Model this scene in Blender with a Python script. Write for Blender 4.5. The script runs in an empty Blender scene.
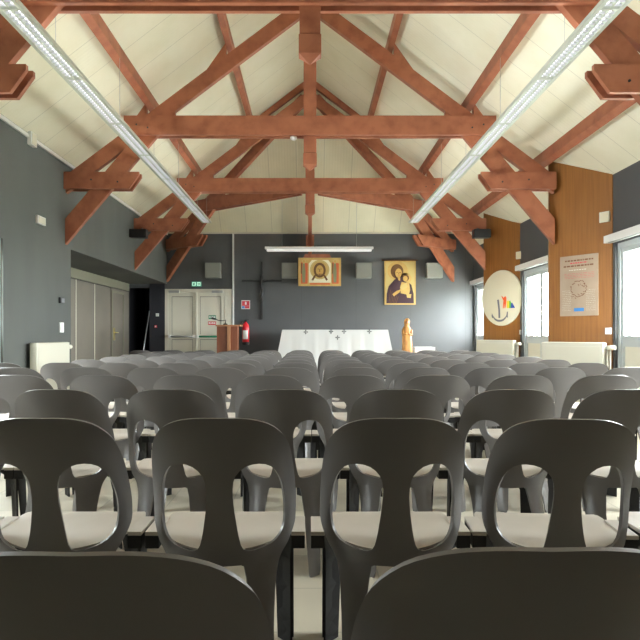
import bpy, bmesh, math, random
from mathutils import Vector, Matrix
from mathutils.geometry import delaunay_2d_cdt
random.seed(7)
S = bpy.context.scene
C = S.collection
PI = math.pi

# ------------------------------------------------------------------ materials
def mat(name, col, rough=.6, spec=.5, metal=0, noise=None, emit=None, bump=None):
    m = bpy.data.materials.new(name); m.use_nodes = True
    nt = m.node_tree; b = nt.nodes['Principled BSDF']
    b.inputs['Base Color'].default_value = (*col, 1)
    b.inputs['Roughness'].default_value = rough
    b.inputs['Specular IOR Level'].default_value = spec
    b.inputs['Metallic'].default_value = metal
    if emit:
        b.inputs['Emission Color'].default_value = (*emit[0], 1)
        b.inputs['Emission Strength'].default_value = emit[1]
    if noise:            # (scale xyz, second colour, low, high, detail)
        sc, c2, lo, hi, det = noise
        tc = nt.nodes.new('ShaderNodeTexCoord'); mp = nt.nodes.new('ShaderNodeMapping')
        mp.inputs['Scale'].default_value = sc
        n = nt.nodes.new('ShaderNodeTexNoise'); n.inputs['Scale'].default_value = 1; n.inputs['Detail'].default_value = det
        r = nt.nodes.new('ShaderNodeValToRGB')
        r.color_ramp.elements[0].position = lo; r.color_ramp.elements[0].color = (*col, 1)
        r.color_ramp.elements[1].position = hi; r.color_ramp.elements[1].color = (*c2, 1)
        L = nt.links.new
        L(tc.outputs['Object'], mp.inputs['Vector']); L(mp.outputs['Vector'], n.inputs['Vector'])
        L(n.outputs['Fac'], r.inputs['Fac']); L(r.outputs['Color'], b.inputs['Base Color'])
    if bump:
        tc = nt.nodes.new('ShaderNodeTexCoord'); n = nt.nodes.new('ShaderNodeTexNoise')
        n.inputs['Scale'].default_value = bump[0]
        bp = nt.nodes.new('ShaderNodeBump'); bp.inputs['Strength'].default_value = bump[1]; bp.inputs['Distance'].default_value = .01
        nt.links.new(tc.outputs['Object'], n.inputs['Vector']); nt.links.new(n.outputs['Fac'], bp.inputs['Height'])
        nt.links.new(bp.outputs['Normal'], b.inputs['Normal'])
    return m

def line_mat(name, col, lines, rough=.6, period=.58, axis='X', width=.012, ribs=None, mottled=None, spec=.4):
    """surface colour with thin darker joints every `period` m along an axis (list of (axis, period, width))"""
    m = bpy.data.materials.new(name); m.use_nodes = True
    nt = m.node_tree; b = nt.nodes['Principled BSDF']; b.inputs['Roughness'].default_value = rough
    b.inputs['Specular IOR Level'].default_value = spec
    L = nt.links.new
    tc = nt.nodes.new('ShaderNodeTexCoord'); sep = nt.nodes.new('ShaderNodeSeparateXYZ'); L(tc.outputs['Object'], sep.inputs[0])
    def M(op, a, bb=None):
        n = nt.nodes.new('ShaderNodeMath'); n.operation = op
        for i, v in enumerate((a, bb)):
            if v is None: continue
            if isinstance(v, (int, float)): n.inputs[i].default_value = v
            else: L(v, n.inputs[i])
        return n.outputs[0]
    cur = None
    for ax, per, w, off in lines:
        f = M('FRACT', M('DIVIDE', M('ADD', sep.outputs[ax], 100 * per + off), per))
        g = M('LESS_THAN', f, w / per)
        cur = g if cur is None else M('MAXIMUM', cur, g)
    n = nt.nodes.new('ShaderNodeTexNoise'); n.inputs['Scale'].default_value = 1.6; n.inputs['Detail'].default_value = 5
    L(tc.outputs['Object'], n.inputs['Vector'])
    r = nt.nodes.new('ShaderNodeValToRGB')
    c2 = mottled or tuple(c * .86 for c in col)
    r.color_ramp.elements[0].position = .35; r.color_ramp.elements[0].color = (*c2, 1)
    r.color_ramp.elements[1].position = .62; r.color_ramp.elements[1].color = (*col, 1)
    L(n.outputs['Fac'], r.inputs['Fac'])
    mx = nt.nodes.new('ShaderNodeMix'); mx.data_type = 'RGBA'
    L(M('MULTIPLY', cur, .42), mx.inputs[0]); L(r.outputs['Color'], mx.inputs[6])
    mx.inputs[7].default_value = tuple(c * .35 for c in col) + (1,)
    L(mx.outputs[2], b.inputs['Base Color'])
    if ribs:
        ax, per = ribs
        f = M('SINE', M('MULTIPLY', sep.outputs[ax], 2 * PI / per))
        bp = nt.nodes.new('ShaderNodeBump'); bp.inputs['Strength'].default_value = .2; bp.inputs['Distance'].default_value = .003
        L(f, bp.inputs['Height']); L(bp.outputs['Normal'], b.inputs['Normal'])
    return m

M = {}
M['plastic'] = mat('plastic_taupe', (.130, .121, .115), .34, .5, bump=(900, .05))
M['plastic_lit'] = mat('plastic_seat_lit', (.50, .45, .39), .5, .4, noise=((3, 3, 3), (.43, .38, .32), .4, .7, 4))  # same chair plastic, lightened to put the overhead light into the colour
M['plastic_shaded'] = mat('plastic_shaded', (.018, .017, .017), .6, .3)  # chair plastic with the shade under the seat put into its colour
M['wood'] = mat('beam_wood', (.34, .122, .064), .5, .3, noise=((6, 6, 6), (.24, .080, .042), .42, .68, 7))
M['pier'] = mat('pier_wood', (.30, .122, .026), .42, .4, noise=((34, 34, 1.6), (.235, .09, .018), .35, .7, 5))
M['wall'] = mat('wall_paint', (.078, .083, .078), .75, .3, noise=((1.2, 1.2, .5), (.098, .104, .097), .35, .7, 4))
M['wall_back'] = line_mat('back_wall_paint', (.086, .089, .092), [(0, 1.25, .006, .2)], .6, mottled=(.078, .081, .084))
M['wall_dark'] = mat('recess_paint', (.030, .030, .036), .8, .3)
M['ceil'] = line_mat('ceiling_boards', (.78, .755, .61), [(1, .58, .010, .27)], .7, ribs=(1, .058), mottled=(.72, .69, .53))
M['ceil_hip'] = line_mat('hip_boards', (.86, .83, .63), [(0, .58, .010, .29)], .7, ribs=(0, .058), mottled=(.78, .76, .57))
M['white'] = mat('white_paint', (.78, .78, .76), .45, .4)
M['cream'] = mat('cream_paint', (.70, .67, .56), .5, .4)
M['rad'] = mat('radiator_enamel', (.56, .54, .45), .35, .5)
M['pvc'] = mat('window_frame_white', (.50, .54, .55), .3, .5)
M['floor'] = line_mat('floor_tiles', (.62, .56, .44), [(0, .4, .008, .1), (1, .4, .008, .1)], .28, mottled=(.54, .49, .39), spec=.5)
M['door'] = mat('door_cream', (.66, .635, .54), .5, .4)
M['panel'] = mat('partition_taupe', (.185, .165, .135), .55, .4, noise=((2, 2, 2), (.165, .147, .122), .4, .7, 3))
M['band'] = mat('olive_band', (.22, .21, .155), .6, .4)
M['brass'] = mat('brass', (.65, .55, .25), .3, .5, .8)
M['black'] = mat('black_plastic', (.015, .015, .016), .45, .5)
M['iron'] = mat('wrought_iron', (.018, .018, .019), .5, .5)
M['metal'] = mat('grey_metal', (.42, .43, .43), .35, .5, .7)
M['grey'] = mat('box_grey', (.24, .245, .22), .7, .3)
M['red'] = mat('fire_red', (.62, .02, .03), .3, .5)
M['green'] = mat('sign_green', (.02, .22, .12), .5, .4)
M['signred'] = mat('sign_red', (.60, .05, .07), .5, .4)
M['blue'] = mat('sign_blue', (.05, .22, .55), .5, .4)
M['cloth'] = mat('white_linen', (.53, .53, .52), .8, .2)
M['oak'] = mat('lectern_wood', (.22, .075, .035), .45, .4, noise=((12, 12, 2), (.16, .052, .024), .35, .7, 4))
M['oak_light'] = mat('lectern_wood_light', (.36, .17, .08), .45, .4)
M['carved'] = mat('carved_wood', (.46, .22, .055), .5, .4, noise=((14, 14, 5), (.24, .10, .025), .4, .65, 5))
M['paper'] = mat('parchment', (.42, .32, .24), .7, .2, noise=((4, 4, 4), (.36, .27, .20), .35, .7, 3))
M['ink'] = mat('brown_ink', (.20, .10, .06), .7, .2)
M['gold'] = mat('icon_gold', (.55, .36, .11), .45, .5, noise=((8, 8, 8), (.45, .30, .09), .4, .7, 4))
M['gold_pale'] = mat('icon_pale_gold', (.52, .40, .15), .45, .5)
M['icon_cream'] = mat('icon_cream', (.80, .76, .60), .6, .3)
M['skin'] = mat('icon_ochre', (.52, .32, .09), .6, .3)
M['hair'] = mat('icon_umber', (.13, .06, .02), .6, .3)
M['robe'] = mat('icon_purple', (.045, .02, .03), .6, .3)
M['robe_red'] = mat('icon_vermilion', (.55, .11, .04), .6, .3)
M['robe_green'] = mat('icon_olive', (.20, .22, .12), .6, .3)
M['disc'] = mat('disc_cream', (.72, .66, .50), .6, .3)
M['anchor'] = mat('anchor_grey', (.18, .18, .20), .6, .3)
M['orange'] = mat('figure_orange', (.80, .12, .03), .6, .3)
M['yellow'] = mat('figure_yellow', (.75, .60, .05), .6, .3)
M['lime'] = mat('figure_green', (.12, .40, .06), .6, .3)
M['indigo'] = mat('figure_blue', (.04, .07, .40), .6, .3)
M['tube'] = mat('lit_tube', (.9, .9, .9), .4, emit=((.92, .92, 1.0), 2.0))
M['added_uplight'] = mat('added_uplight_glow', (.9, .9, .9), .4, emit=((1.0, .98, .93), 3.4))  # glow added on the lamp tops to brighten the ceiling
M['tube_small'] = mat('batten_diffuser', (.85, .85, .85), .4, emit=((.95, .97, 1.0), .22))
M['exit'] = mat('exit_glow', (.3, .7, .5), .4, emit=((.75, 1, .85), .4))
M['exit_green'] = mat('exit_green', (.02, .3, .18), .4, emit=((.02, .5, .28), .05))
M['housing'] = mat('lamp_housing', (.50, .53, .46), .45, .4)
M['louvre'] = mat('louvre_aluminium', (.72, .72, .76), .35, .5, .3)
M['ground'] = mat('outside_paving', (.5, .5, .46), .9)
g = bpy.data.materials.new('window_glass'); g.use_nodes = True
nt = g.node_tree; nt.nodes.clear()
o = nt.nodes.new('ShaderNodeOutputMaterial'); mx = nt.nodes.new('ShaderNodeMixShader')
t_ = nt.nodes.new('ShaderNodeBsdfTransparent'); t_.inputs[0].default_value = (.96, .98, .97, 1)
gl = nt.nodes.new('ShaderNodeBsdfGlossy'); gl.inputs['Roughness'].default_value = .02
mx.inputs[0].default_value = .05
nt.links.new(t_.outputs[0], mx.inputs[1]); nt.links.new(gl.outputs[0], mx.inputs[2])
nt.links.new(mx.outputs[0], o.inputs[0]); M['glass'] = g

# ------------------------------------------------------------------ mesh helpers
def new():
    return bmesh.new()

def box(bm, x0, x1, y0, y1, z0, z1, bev=0, mi=0, mtx=None):
    vs = [bm.verts.new((x, y, z)) for x in (x0, x1) for y in (y0, y1) for z in (z0, z1)]
    fs = [bm.faces.new([vs[i] for i in f]) for f in ((0, 1, 3, 2), (4, 6, 7, 5), (0, 4, 5, 1), (2, 3, 7, 6), (0, 2, 6, 4), (1, 5, 7, 3))]
    for f in fs: f.material_index = mi
    if mtx is not None: bmesh.ops.transform(bm, matrix=mtx, verts=vs)
    if bev:
        es = list({e for f in fs for e in f.edges})
        bmesh.ops.bevel(bm, geom=es, offset=bev, segments=2, affect='EDGES', profile=.6)

def prism(bm, pts, a, b, mapf, mi=0):
    """polygon pts (u, w) extruded from depth a to b; mapf(u, v, w) gives the point"""
    A = [bm.verts.new(mapf(u, a, w)) for u, w in pts]
    B = [bm.verts.new(mapf(u, b, w)) for u, w in pts]
    n = len(pts)
    fs = [bm.faces.new(A), bm.faces.new(B[::-1])]
    for i in range(n):
        fs.append(bm.faces.new((A[i], B[i], B[(i + 1) % n], A[(i + 1) % n])))
    for f in fs: f.material_index = mi

def tube(bm, pts, r, seg=8, mi=0, taper=None):
    pts = [Vector(p) for p in pts]; rings = []
    for i, p in enumerate(pts):
        d = (pts[min(i + 1, len(pts) - 1)] - pts[max(i - 1, 0)]).normalized()
        a = d.orthogonal().normalized()
        if rings:   # keep the frame steady
            a = (prev - d * prev.dot(d)).normalized()
        prev = a; b = d.cross(a)
        rr = r if taper is None else taper[i]
        rings.append([bm.verts.new(p + (a * math.cos(t) + b * math.sin(t)) * rr) for t in [2 * PI * k / seg for k in range(seg)]])
    for A, B in zip(rings, rings[1:]):
        for k in range(seg):
            f = bm.faces.new((A[k], A[(k + 1) % seg], B[(k + 1) % seg], B[k])); f.material_index = mi; f.smooth = True
    bm.faces.new(rings[0][::-1]).material_index = mi; bm.faces.new(rings[-1]).material_index = mi

def lathe(bm, prof, c, seg=20, mi=0):
    rings = []
    for r, z in prof:
        rings.append([bm.verts.new((c[0] + r * math.cos(2 * PI * k / seg), c[1] + r * math.sin(2 * PI * k / seg), c[2] + z)) for k in range(seg)])
    for A, B in zip(rings, rings[1:]):
        for k in range(seg):
            f = bm.faces.new((A[k], A[(k + 1) % seg], B[(k + 1) % seg], B[k])); f.material_index = mi; f.smooth = True
    bm.faces.new(rings[0][::-1]).material_index = mi; bm.faces.new(rings[-1]).material_index = mi

def obj(name, bm, mats, parent=None, smooth=None):
    if not isinstance(mats, (list, tuple)): mats = [mats]
    bmesh.ops.recalc_face_normals(bm, faces=bm.faces)
    me = bpy.data.meshes.new(name); bm.to_mesh(me); bm.free()
    for m in mats: me.materials.append(m)
    if smooth is not None:
        for p in me.polygons: p.use_smooth = True
        me.set_sharp_from_angle(angle=math.radians(smooth))
    o = bpy.data.objects.new(name, me); C.objects.link(o)
    if parent: o.parent = parent
    return o

def thing(name, label, cat, group=None, loc=(0, 0, 0), rz=0):
    o = bpy.data.objects.new(name, None); C.objects.link(o)
    o.location = loc; o.rotation_euler = (0, 0, rz); o.empty_display_size = .1
    o['label'] = label; o['category'] = cat
    if group: o['group'] = group
    return o

def tag(o, label, cat, group=None):
    o['label'] = label; o['category'] = cat
    if group: o['group'] = group
    return o

def struct(name, bm, mats, smooth=None):
    o = obj(name, bm, mats, None, smooth); o['kind'] = 'structure'; return o

# ------------------------------------------------------------------ dimensions
XL, XR, YB, YF = -3.27, 3.74, 14.63, -3.0
RIDGE, SL = 5.93, .77
TR = [5.20, 8.57, 11.95]
def roofz(x): return RIDGE - SL * abs(x)
XO = 3.95
# ------------------------------------------------------------------ the setting
bm = new(); box(bm, -5.2, XO, YF, YB + 1.8, -.1, 0); struct('floor', bm, M['floor'])

def slab(name, pts, mi):
    bm = new(); n = len(pts)
    A = [bm.verts.new(p) for p in pts]; B = [bm.verts.new((p[0], p[1], p[2] + .12)) for p in pts]
    bm.faces.new(A); bm.faces.new(B[::-1])
    for i in range(n): bm.faces.new((A[i], B[i], B[(i + 1) % n], A[(i + 1) % n]))
    return struct(name, bm, mi)
EL = roofz(XL)
slab('ceiling_left', [(XL - .15, YF, roofz(XL - .15)), (0, YF, RIDGE), (0, TR[2], RIDGE), (XL, YB, EL), (XL - .15, YB, roofz(XL - .15))], M['ceil'])
slab('ceiling_right', [(XO, YF, roofz(XO)), (0, YF, RIDGE), (0, TR[2], RIDGE), (-XL, YB, EL), (-XL, YB + .1, EL), (XO, YB + .1, roofz(XO))], M['ceil'])
slab('ceiling_end', [(XL, YB, EL), (-XL, YB, EL), (0, TR[2], RIDGE)], M['ceil_hip'])

# left wall: full height up to y=8.75, above that only over the recess
RY, RZ, RX = 8.75, 2.24, -4.13
wl = [(5.0, 6.82), (2.2, 3.3)]
bm = new()
W0 = XL - .15
def wl_box(y0, y1, z0, z1): box(bm, W0, XL, y0, y1, z0, z1)
edges = [YF]
for y0, y1 in sorted(wl): edges += [y0, y1]
edges.append(RY)
for i in range(0, len(edges), 2): wl_box(edges[i], edges[i + 1], 0, EL)
for y0, y1 in wl: wl_box(y0, y1, 2.10, EL)
box(bm, W0, XL, RY, YB, RZ, EL)
struct('wall_left', bm, M['wall'])
bm = new(); box(bm, RX - .3, W0, RY, YB, RZ, RZ + .15); struct('ceiling_recess', bm, M['wall'])
# the side of the recess next to the radiator wall, and the back of the recess
bm = new(); box(bm, RX - .3, W0, RY - .12, RY, 0, RZ + .15); struct('wall_recess_side', bm, M['panel'])
bm = new(); box(bm, RX - .15, RX, RY, YB, 2.07, RZ); struct('trim_1', bm, M['band'])
bm = new()
pj = [RY, 9.5, 10.4, 11.29, 12.27, 13.25]
for a, b in zip(pj, pj[1:]): box(bm, RX - .04, RX, a + .006, b - .006, 0, 2.05, .004)
box(bm, RX - .04, RX, 14.106, 14.6, 0, 2.05, .004)
struct('wall_partition', bm, M['panel'])
bm = new()
for y in pj[1:-1]: box(bm, RX - .03, RX + .006, y - .012, y + .012, 0, 2.05)
struct('trim_2', bm, M['cream'])
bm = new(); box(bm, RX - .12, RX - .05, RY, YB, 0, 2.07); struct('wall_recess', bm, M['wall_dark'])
# door in the partition
bm = new(); box(bm, RX - .03, RX + .02, 13.25, 14.10, 0, 2.05)
d1 = struct('door_1', bm, M['panel'])
bm = new(); box(bm, RX + .02, RX + .035, 13.255, 13.30, 0, 2.0); box(bm, RX + .02, RX + .035, 14.05, 14.095, 0, 2.0); box(bm, RX + .02, RX + .035, 13.30, 14.05, 1.95, 2.0)
obj('door_frame', bm, M['band'], d1)
bm = new(); box(bm, RX + .02, RX + .035, 13.36, 13.46, .96, 1.22, .006); tube(bm, [(RX + .03, 13.41, 1.12), (RX + .08, 13.41, 1.12), (RX + .08, 13.54, 1.12)], .011)
obj('door_handle', bm, M['brass'], d1)

# back wall
DX0, DX1, DZ = -3.31, -1.79, 2.12
bm = new()
box(bm, -3.66, DX0, YB, YB + .15, 0, EL + .1)
box(bm, DX0, DX1, YB, YB + .15, DZ, EL + .02)
box(bm, DX1, -XL, YB, YB + .15, 0, EL + .02)
prism(bm, [(-XL, 0), (XO, 0), (XO, roofz(XO)), (-XL, EL)], YB, YB + .15, lambda u, v, w: (u, v, w))
box(bm, RX - .3, -3.66, YB, YB + .15, 2.15, RZ + .1)
struct('wall_back', bm, M['wall_back'])
bm = new()
box(bm, RX - .3, RX - .05, YB, YB + 1.6, 0, RZ); box(bm, -3.64, -3.5, YB + .15, YB + 1.6, 0, RZ)
box(bm, RX - .3, -3.5, YB + 1.6, YB + 1.7, 0, RZ); box(bm, RX - .3, -3.5, YB + .15, YB + 1.7, RZ, RZ + .1)
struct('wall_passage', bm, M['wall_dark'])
# dark jamb wall with the switches
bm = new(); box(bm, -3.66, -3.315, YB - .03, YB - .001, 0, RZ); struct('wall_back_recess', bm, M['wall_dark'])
# cornice trims
bm = new(); box(bm, XL, XL + .025, YF, YB, EL - .06, EL - .02); struct('trim_3', bm, M['white'])
bm = new(); box(bm, XL, -XL + .1, YB - .025, YB, EL - .03, EL + .01); struct('trim_4', bm, M['cream'])
bm = new(); box(bm, -1.770, -1.735, YB - .05, YB, 0, EL - .03, .006); struct('trim_5', bm, M['white'])
bm = new(); box(bm, W0, XO, YF - .15, YF, 0, 3.2)
prism(bm, [(W0, 3.2), (XO, 3.2), (XO, roofz(XO)), (0, RIDGE + .1), (W0, EL)], YF - .15, YF, lambda u, v, w: (u, v, w))
struct('wall_front', bm, M['wall_dark'])

# right wall with the window bays and the angled timber piers
PI_ = [(3.30, 12.17), (3.24, 8.68), (3.24, 5.21), (3.30, 1.75), (3.30, -1.70)]       # inner corners
PO_ = [(3.78, 11.32), (3.73, 7.90), (3.72, 4.42), (3.72, .95), (3.72, -2.5)]
wins = [(12.35, 14.52), (8.92, 11.28), (5.45, 7.84), (2.6, 4.38)]
WZ = 2.19
bm = new()
ys = [YF]
for a, b in sorted(wins): ys += [a, b]
ys.append(YB + .1)
def rw(y0, y1, z0):
    prism(bm, [(XR, z0), (XR + .2, z0), (XR + .2, roofz(XR + .2)), (XR, roofz(XR))], y0, y1, lambda u, v, w: (u, v, w))
for i in range(0, len(ys), 2): rw(ys[i], ys[i + 1], 0)
for a, b in wins: rw(a, b, WZ)
struct('wall_right', bm, M['wall_back'])

for k, ((xi, yi), (xo, yo)) in enumerate(zip(PI_, PO_)):
    bm = new()
    pl = [(xi, yi), (xo, yo), (XR + .001, yo), (XR + .001, yi + .14), (xi + .04, yi + .14)]
    A = [bm.verts.new((x, y, 0)) for x, y in pl]; B = [bm.verts.new((x, y, roofz(x) - .003)) for x, y in pl]
    bm.faces.new(A[::-1]); bm.faces.new(B)
    for i in range(5): bm.faces.new((A[i], A[(i + 1) % 5], B[(i + 1) % 5], B[i]))
    struct('wall_pier_%d' % (k + 1), bm, M['pier'])

def window(n, y0, y1, x, side, leaves=2, zt=WZ):
    """French window; side +1 for the right wall (opening towards -x)"""
    s = side
    X = lambda a: x + s * a
    def bx(bm, a0, a1, b0, b1, c0, c1, bev=0):
        box(bm, min(X(a0), X(a1)), max(X(a0), X(a1)), b0, b1, c0, c1, bev)
    bm = new(); f = .06
    bx(bm, .0, .09, y0, y0 + f, 0, zt); bx(bm, .0, .09, y1 - f, y1, 0, zt); bx(bm, .0, .09, y0 + f, y1 - f, zt - f, zt); bx(bm, 0, .09, y0 + f, y1 - f, 0, .03)
    w = struct('window_%d' % n, bm, M['pvc'])
    lw = (y1 - y0 - 2 * f) / leaves
    for i in range(leaves):
        a = y0 + f + i * lw; b = a + lw; t = .055
        bm = new()
        bx(bm, .02, .07, a + .003, a + t, .03, zt - f); bx(bm, .02, .07, b - t, b - .003, .03, zt - f)
        bx(bm, .02, .07, a + t, b - t, zt - f - .06, zt - f - .003); bx(bm, .02, .07, a + t, b - t, .03, .12); bx(bm, .02, .07, a + t, b - t, .93, 1.06)
        sh = obj('sash', bm, M['pvc'], w)
        bm = new(); bx(bm, .035, .055, a + t, b - t, .12, .93); obj('lower_panel', bm, M['cream'], sh)
        bm = new(); bx(bm, .042, .048, a + t, b - t, 1.06, zt - f - .06); obj('pane', bm, M['glass'], sh)
    bm = new(); h = y0 + f + lw
    bx(bm, -.02, .02, h - .02, h + .02, .98, 1.1, .004); obj('handle', bm, M['white'], w)
    return w
for n, (a, b) in enumerate(wins):
    window(n + 1, a, b, XR + .03, 1, 2 if n == 0 else 3)
    t = thing('roller_shutter_box', ['white roller shutter box above the window nearest the far wall',
              'white roller shutter box above the window between the two timber piers',
              'white roller shutter box above the big window at the right photo edge', '', ''][n] or 'white roller shutter box over a window behind the camera', 'shutter box', 'shutter boxes over the right windows') if n < 3 else None
    if t:
        bm = new(); box(bm, XR - .10, XR - .002, a - .05 if n else a, b + (.10 if n else .08), 2.205, 2.295, .008); obj('casing', bm, M['white'], t)
        bm = new(); box(bm, XR - .09, XR - .06, a + .05, b, 2.195, 2.2045); obj('slot_rail', bm, M['metal'], t)
for n, (a, b) in enumerate(wl):
    window(6 + n, a, b, XL - .03, -1, 2, 2.10)

# outside ground
bm = new(); box(bm, XO + .02, 40, -20, 40, -.16, -.12); struct('ground_outside', bm, M['ground'])
# ------------------------------------------------------------------ roof trusses
HL = 3.27
TOP = lambda u: 5.64 - .75 * u          # top of principal rafter
def half_members(parent, mp, cut_king=.0, cleats=True, planks=True, bend=1.0):
    """one side of a truss: principal rafter, brace, cleats; mp(u, v, z) -> point"""
    w = .042
    u0, u1 = .05, HL - .015
    bm = new(); prism(bm, [(u0, TOP(u0)), (u1, TOP(u1)), (u1, TOP(u1) - .235), (u0, TOP(u0) - .235)], -w, w, mp)
    obj('principal_rafter', bm, M['wood'], parent)
    # raking brace from the wall up to the rafter
    lo = lambda u: 2.28 + (HL - u) * 1.175
    hi = lambda u: 2.62 + (HL - u) * 1.175
    ue = 1.80
    bm = new(); prism(bm, [(HL - .005, lo(HL)), (HL - .005, hi(HL)), (2.06, hi(2.06)), (ue, TOP(ue) - .235 + .02), (ue, lo(ue))], -w + .004, w - .004, mp)
    obj('raking_brace', bm, M['wood'], parent)
    for s in (-1, 1):
        bm = new(); a, b = sorted((s * (w + .001), s * (w + .046)))
        sh = .0
        prism(bm, [(HL - .004, 3.01), (HL - .004, 3.235), (2.27 - sh, 3.235), (2.27 - sh, 3.19), (2.40 - sh, 3.01)], a, b, mp)
        obj('hammer_plank', bm, M['wood'], parent)
    if cleats:
        for uc in (1.06, 2.12):
            bm = new(); u2 = uc + .06
            prism(bm, [(u2, TOP(u2) - .001), (u2, TOP(u2) + .17), (u2 + .26, TOP(u2 + .26) - .001)], -.04, .04, mp)
            obj('purlin_cleat', bm, M['wood'], parent)

def bolts(parent, mp, pts):
    for u, z in pts:
        bm = new(); c = Vector(mp(u, -.087, z)); d = Vector(mp(u, -.098, z)); tube(bm, [c, d], .011, 8); obj('bolt', bm, M['iron'], parent)

def king(parent, y, zt=5.60):
    bm = new(); h = .085
    box(bm, -h, h, y - .041, y + .041, 3.50, zt, .006)
    # lower moulded end: a scored ring and a shallow point
    box(bm, -h - .006, h + .006, y - .06, y + .06, 3.335, 3.492, .006)
    v = [bm.verts.new((sx * (h + .002), y + sy * .056, 3.337)) for sx, sy in ((-1, -1), (1, -1), (1, 1), (-1, 1))]
    ap = bm.verts.new((0, y, 3.265))
    for i in range(4): bm.faces.new((v[i], v[(i + 1) % 4], ap))
    bm.faces.new(v)
    obj('king_post', bm, M['wood'], parent)

tl = ['great red-brown roof truss nearest the camera, cut by the top edge of the photo',
      'red-brown roof truss in the middle of the hall, second from the camera',
      'red-brown roof truss farthest along the hall, where the hipped end begins']
for k, y in enumerate(TR):
    t = thing('roof_truss', tl[k], 'roof truss', 'red-brown timber trusses across the hall')
    L_ = lambda u, v, z, y=y: (-u, y + v, z)
    R_ = lambda u, v, z, y=y: (u, y + v, z)
    half_members(t, L_); half_members(t, R_)
    king(t, y)
    for s in (-1, 1):
        bm = new(); a, b = sorted((s * .0425, s * .088))
        prism(bm, [(-2.40, 3.725), (2.40, 3.725), (2.47, 3.80), (2.47, 3.98), (-2.47, 3.98), (-2.47, 3.80)], a, b, R_)
        obj('collar_plank', bm, M['wood'], t)
    bolts(t, R_, [(-2.3, 3.86), (2.3, 3.86), (-2.15, 3.82), (2.15, 3.82), (-2.9, 3.13), (2.9, 3.13), (-2.55, 3.10), (2.55, 3.10)])
    if k == 2:
        for m_ in (L_, R_):
            bm = new(); prism(bm, [(.05, roofz(.05) - .01), (1.2, roofz(1.2) - .01), (1.2, roofz(1.2) - .12), (.05, roofz(.05) - .15)], .06, .14, m_)
            obj('common_rafter', bm, M['wood'], t)
# hip trusses
hipl = [('hip_truss', 'red-brown diagonal half truss running into the far left corner', -1, 1),
        ('hip_truss', 'red-brown diagonal half truss running to the far wall right of the pictures', 1, 1),
        ('hip_truss', 'red-brown central half truss seen end-on above the face icon', 0, 1)]
K0 = Vector((0, TR[2], 0))
for nm, lb, sx, _ in hipl:
    E = Vector((sx * HL, YB - .01, 0)) - K0
    ln = E.length; D = E.normalized(); N = Vector((-D.y, D.x, 0)) * (1 if sx <= 0 else -1)
    mp = lambda u, v, z, D=D, N=N, ln=ln: tuple(K0 + D * (u / HL * ln) + N * v + Vector((0, 0, z)))
    t = thing(nm, lb, 'roof truss', 'half trusses of the hipped end')
    mq = lambda u, v, z, mp=mp: mp(max(u, .15) if u < .2 else u, v, z)
    half_members(t, mq, cleats=False)
    for s in (-1, 1):
        bm = new(); a, b = sorted((s * .0425, s * .085))
        prism(bm, [(.2, 3.725), (2.40, 3.725), (2.47, 3.80), (2.47, 3.98), (.2, 3.98)], a, b, mp)
        if sx: obj('collar_plank', bm, M['wood'], t)
        else: bm.free()
# purlins
def purlin(u, side, y0, y1, lab):
    bm = new(); u += .03; a, b = side * (u - .033), side * (u + .033)
    pts = [(a, roofz(a) - .14), (b, roofz(b) - .14), (b, roofz(b) - .003), (a, roofz(a) - .003)]
    prism(bm, pts, y0, y1, lambda p, v, w: (p, v, w))
    tag(obj('purlin', bm, M['wood']), lab, 'purlin', 'purlins under the sloping ceiling')
e = .11
purlin(1.06, -1, -2.9, TR[2] + .35, 'upper red-brown purlin on the left roof slope, near the ridge')
purlin(2.12, -1, -2.9, TR[2] + 1.3, 'lower red-brown purlin on the left roof slope, behind the left lamp')
purlin(1.06, 1, -2.9, TR[2] + .35, 'upper red-brown purlin on the right roof slope, near the ridge')
purlin(2.12, 1, -2.9, TR[2] + 1.3, 'middle red-brown purlin on the right roof slope, behind the right lamp')
purlin(3.12, 1, -2.9, TR[2] + .5, 'lowest red-brown purlin on the right slope, meeting the brown piers')
bm = new(); yh = TR[2] + .67; box(bm, -.80, .80, yh - .05, yh + .05, 4.95, 5.17, .004)
tag(obj('header_beam', bm, M['wood']), 'short red-brown crossbeam high in the hipped end behind the king posts', 'beam')

# ------------------------------------------------------------------ lamps
def rail_lamp(X, lab, y0=-1.6, y1=13.15):
    z = 3.37
    t = thing('linear_ceiling_light', lab, 'ceiling light', 'long louvred lights hung along the hall')
    hw = .095
    bm = new()
    prism(bm, [(-hw, 0), (-hw, .035), (-.05, .06), (.05, .06), (hw, .035), (hw, 0), (hw - .033, 0), (hw - .033, .03), (-hw + .033, .03), (-hw + .033, 0)], y0, y1, lambda u, v, w: (X + u, v, z + w))
    obj('housing', bm, M['housing'], t)
    bm = new(); box(bm, X - .006, X + .006, y0, y1, z + .001, z + .03)
    y = y1
    n = 0
    while y > y0:
        box(bm, X - hw + .034, X + hw - .034, y - .028, y - .002, z - .001, z + .03)
        y -= 1.23
    obj('divider', bm, M['housing'], t)
    bm = new(); yy = y0 + .03
    while yy < y1 - .02:
        box(bm, X - hw + .034, X + hw - .034, yy, yy + .005, z + .004, z + .022); yy += .055
    obj('louvre', bm, M['louvre'], t)
    for s in (-1, 1):
        bm = new(); tube(bm, [(X + s * .036, y0 + .02, z + .0235), (X + s * .036, y1 - .04, z + .0235)], .006, 6); obj('tube', bm, M['tube'], t)
    bm = new(); box(bm, X - .045, X + .045, y0 + .05, y1 - .05, z + .061, z + .072); obj('added_uplight_strip', bm, M['added_uplight'], t)  # added strip, unseen from below, throws extra light upwards
    for yw in (-.5, 2.6, 5.2, 7.0, 8.57, 10.2, 11.95, 13.0):
        bm = new(); zc = roofz(X) - .002
        if yw == 13.0: zc = 4.15
        tube(bm, [(X, yw + .13, z + .059), (X, yw + .13, zc)], .0025, 5); obj('suspension_wire', bm, M['metal'], t)
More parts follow.
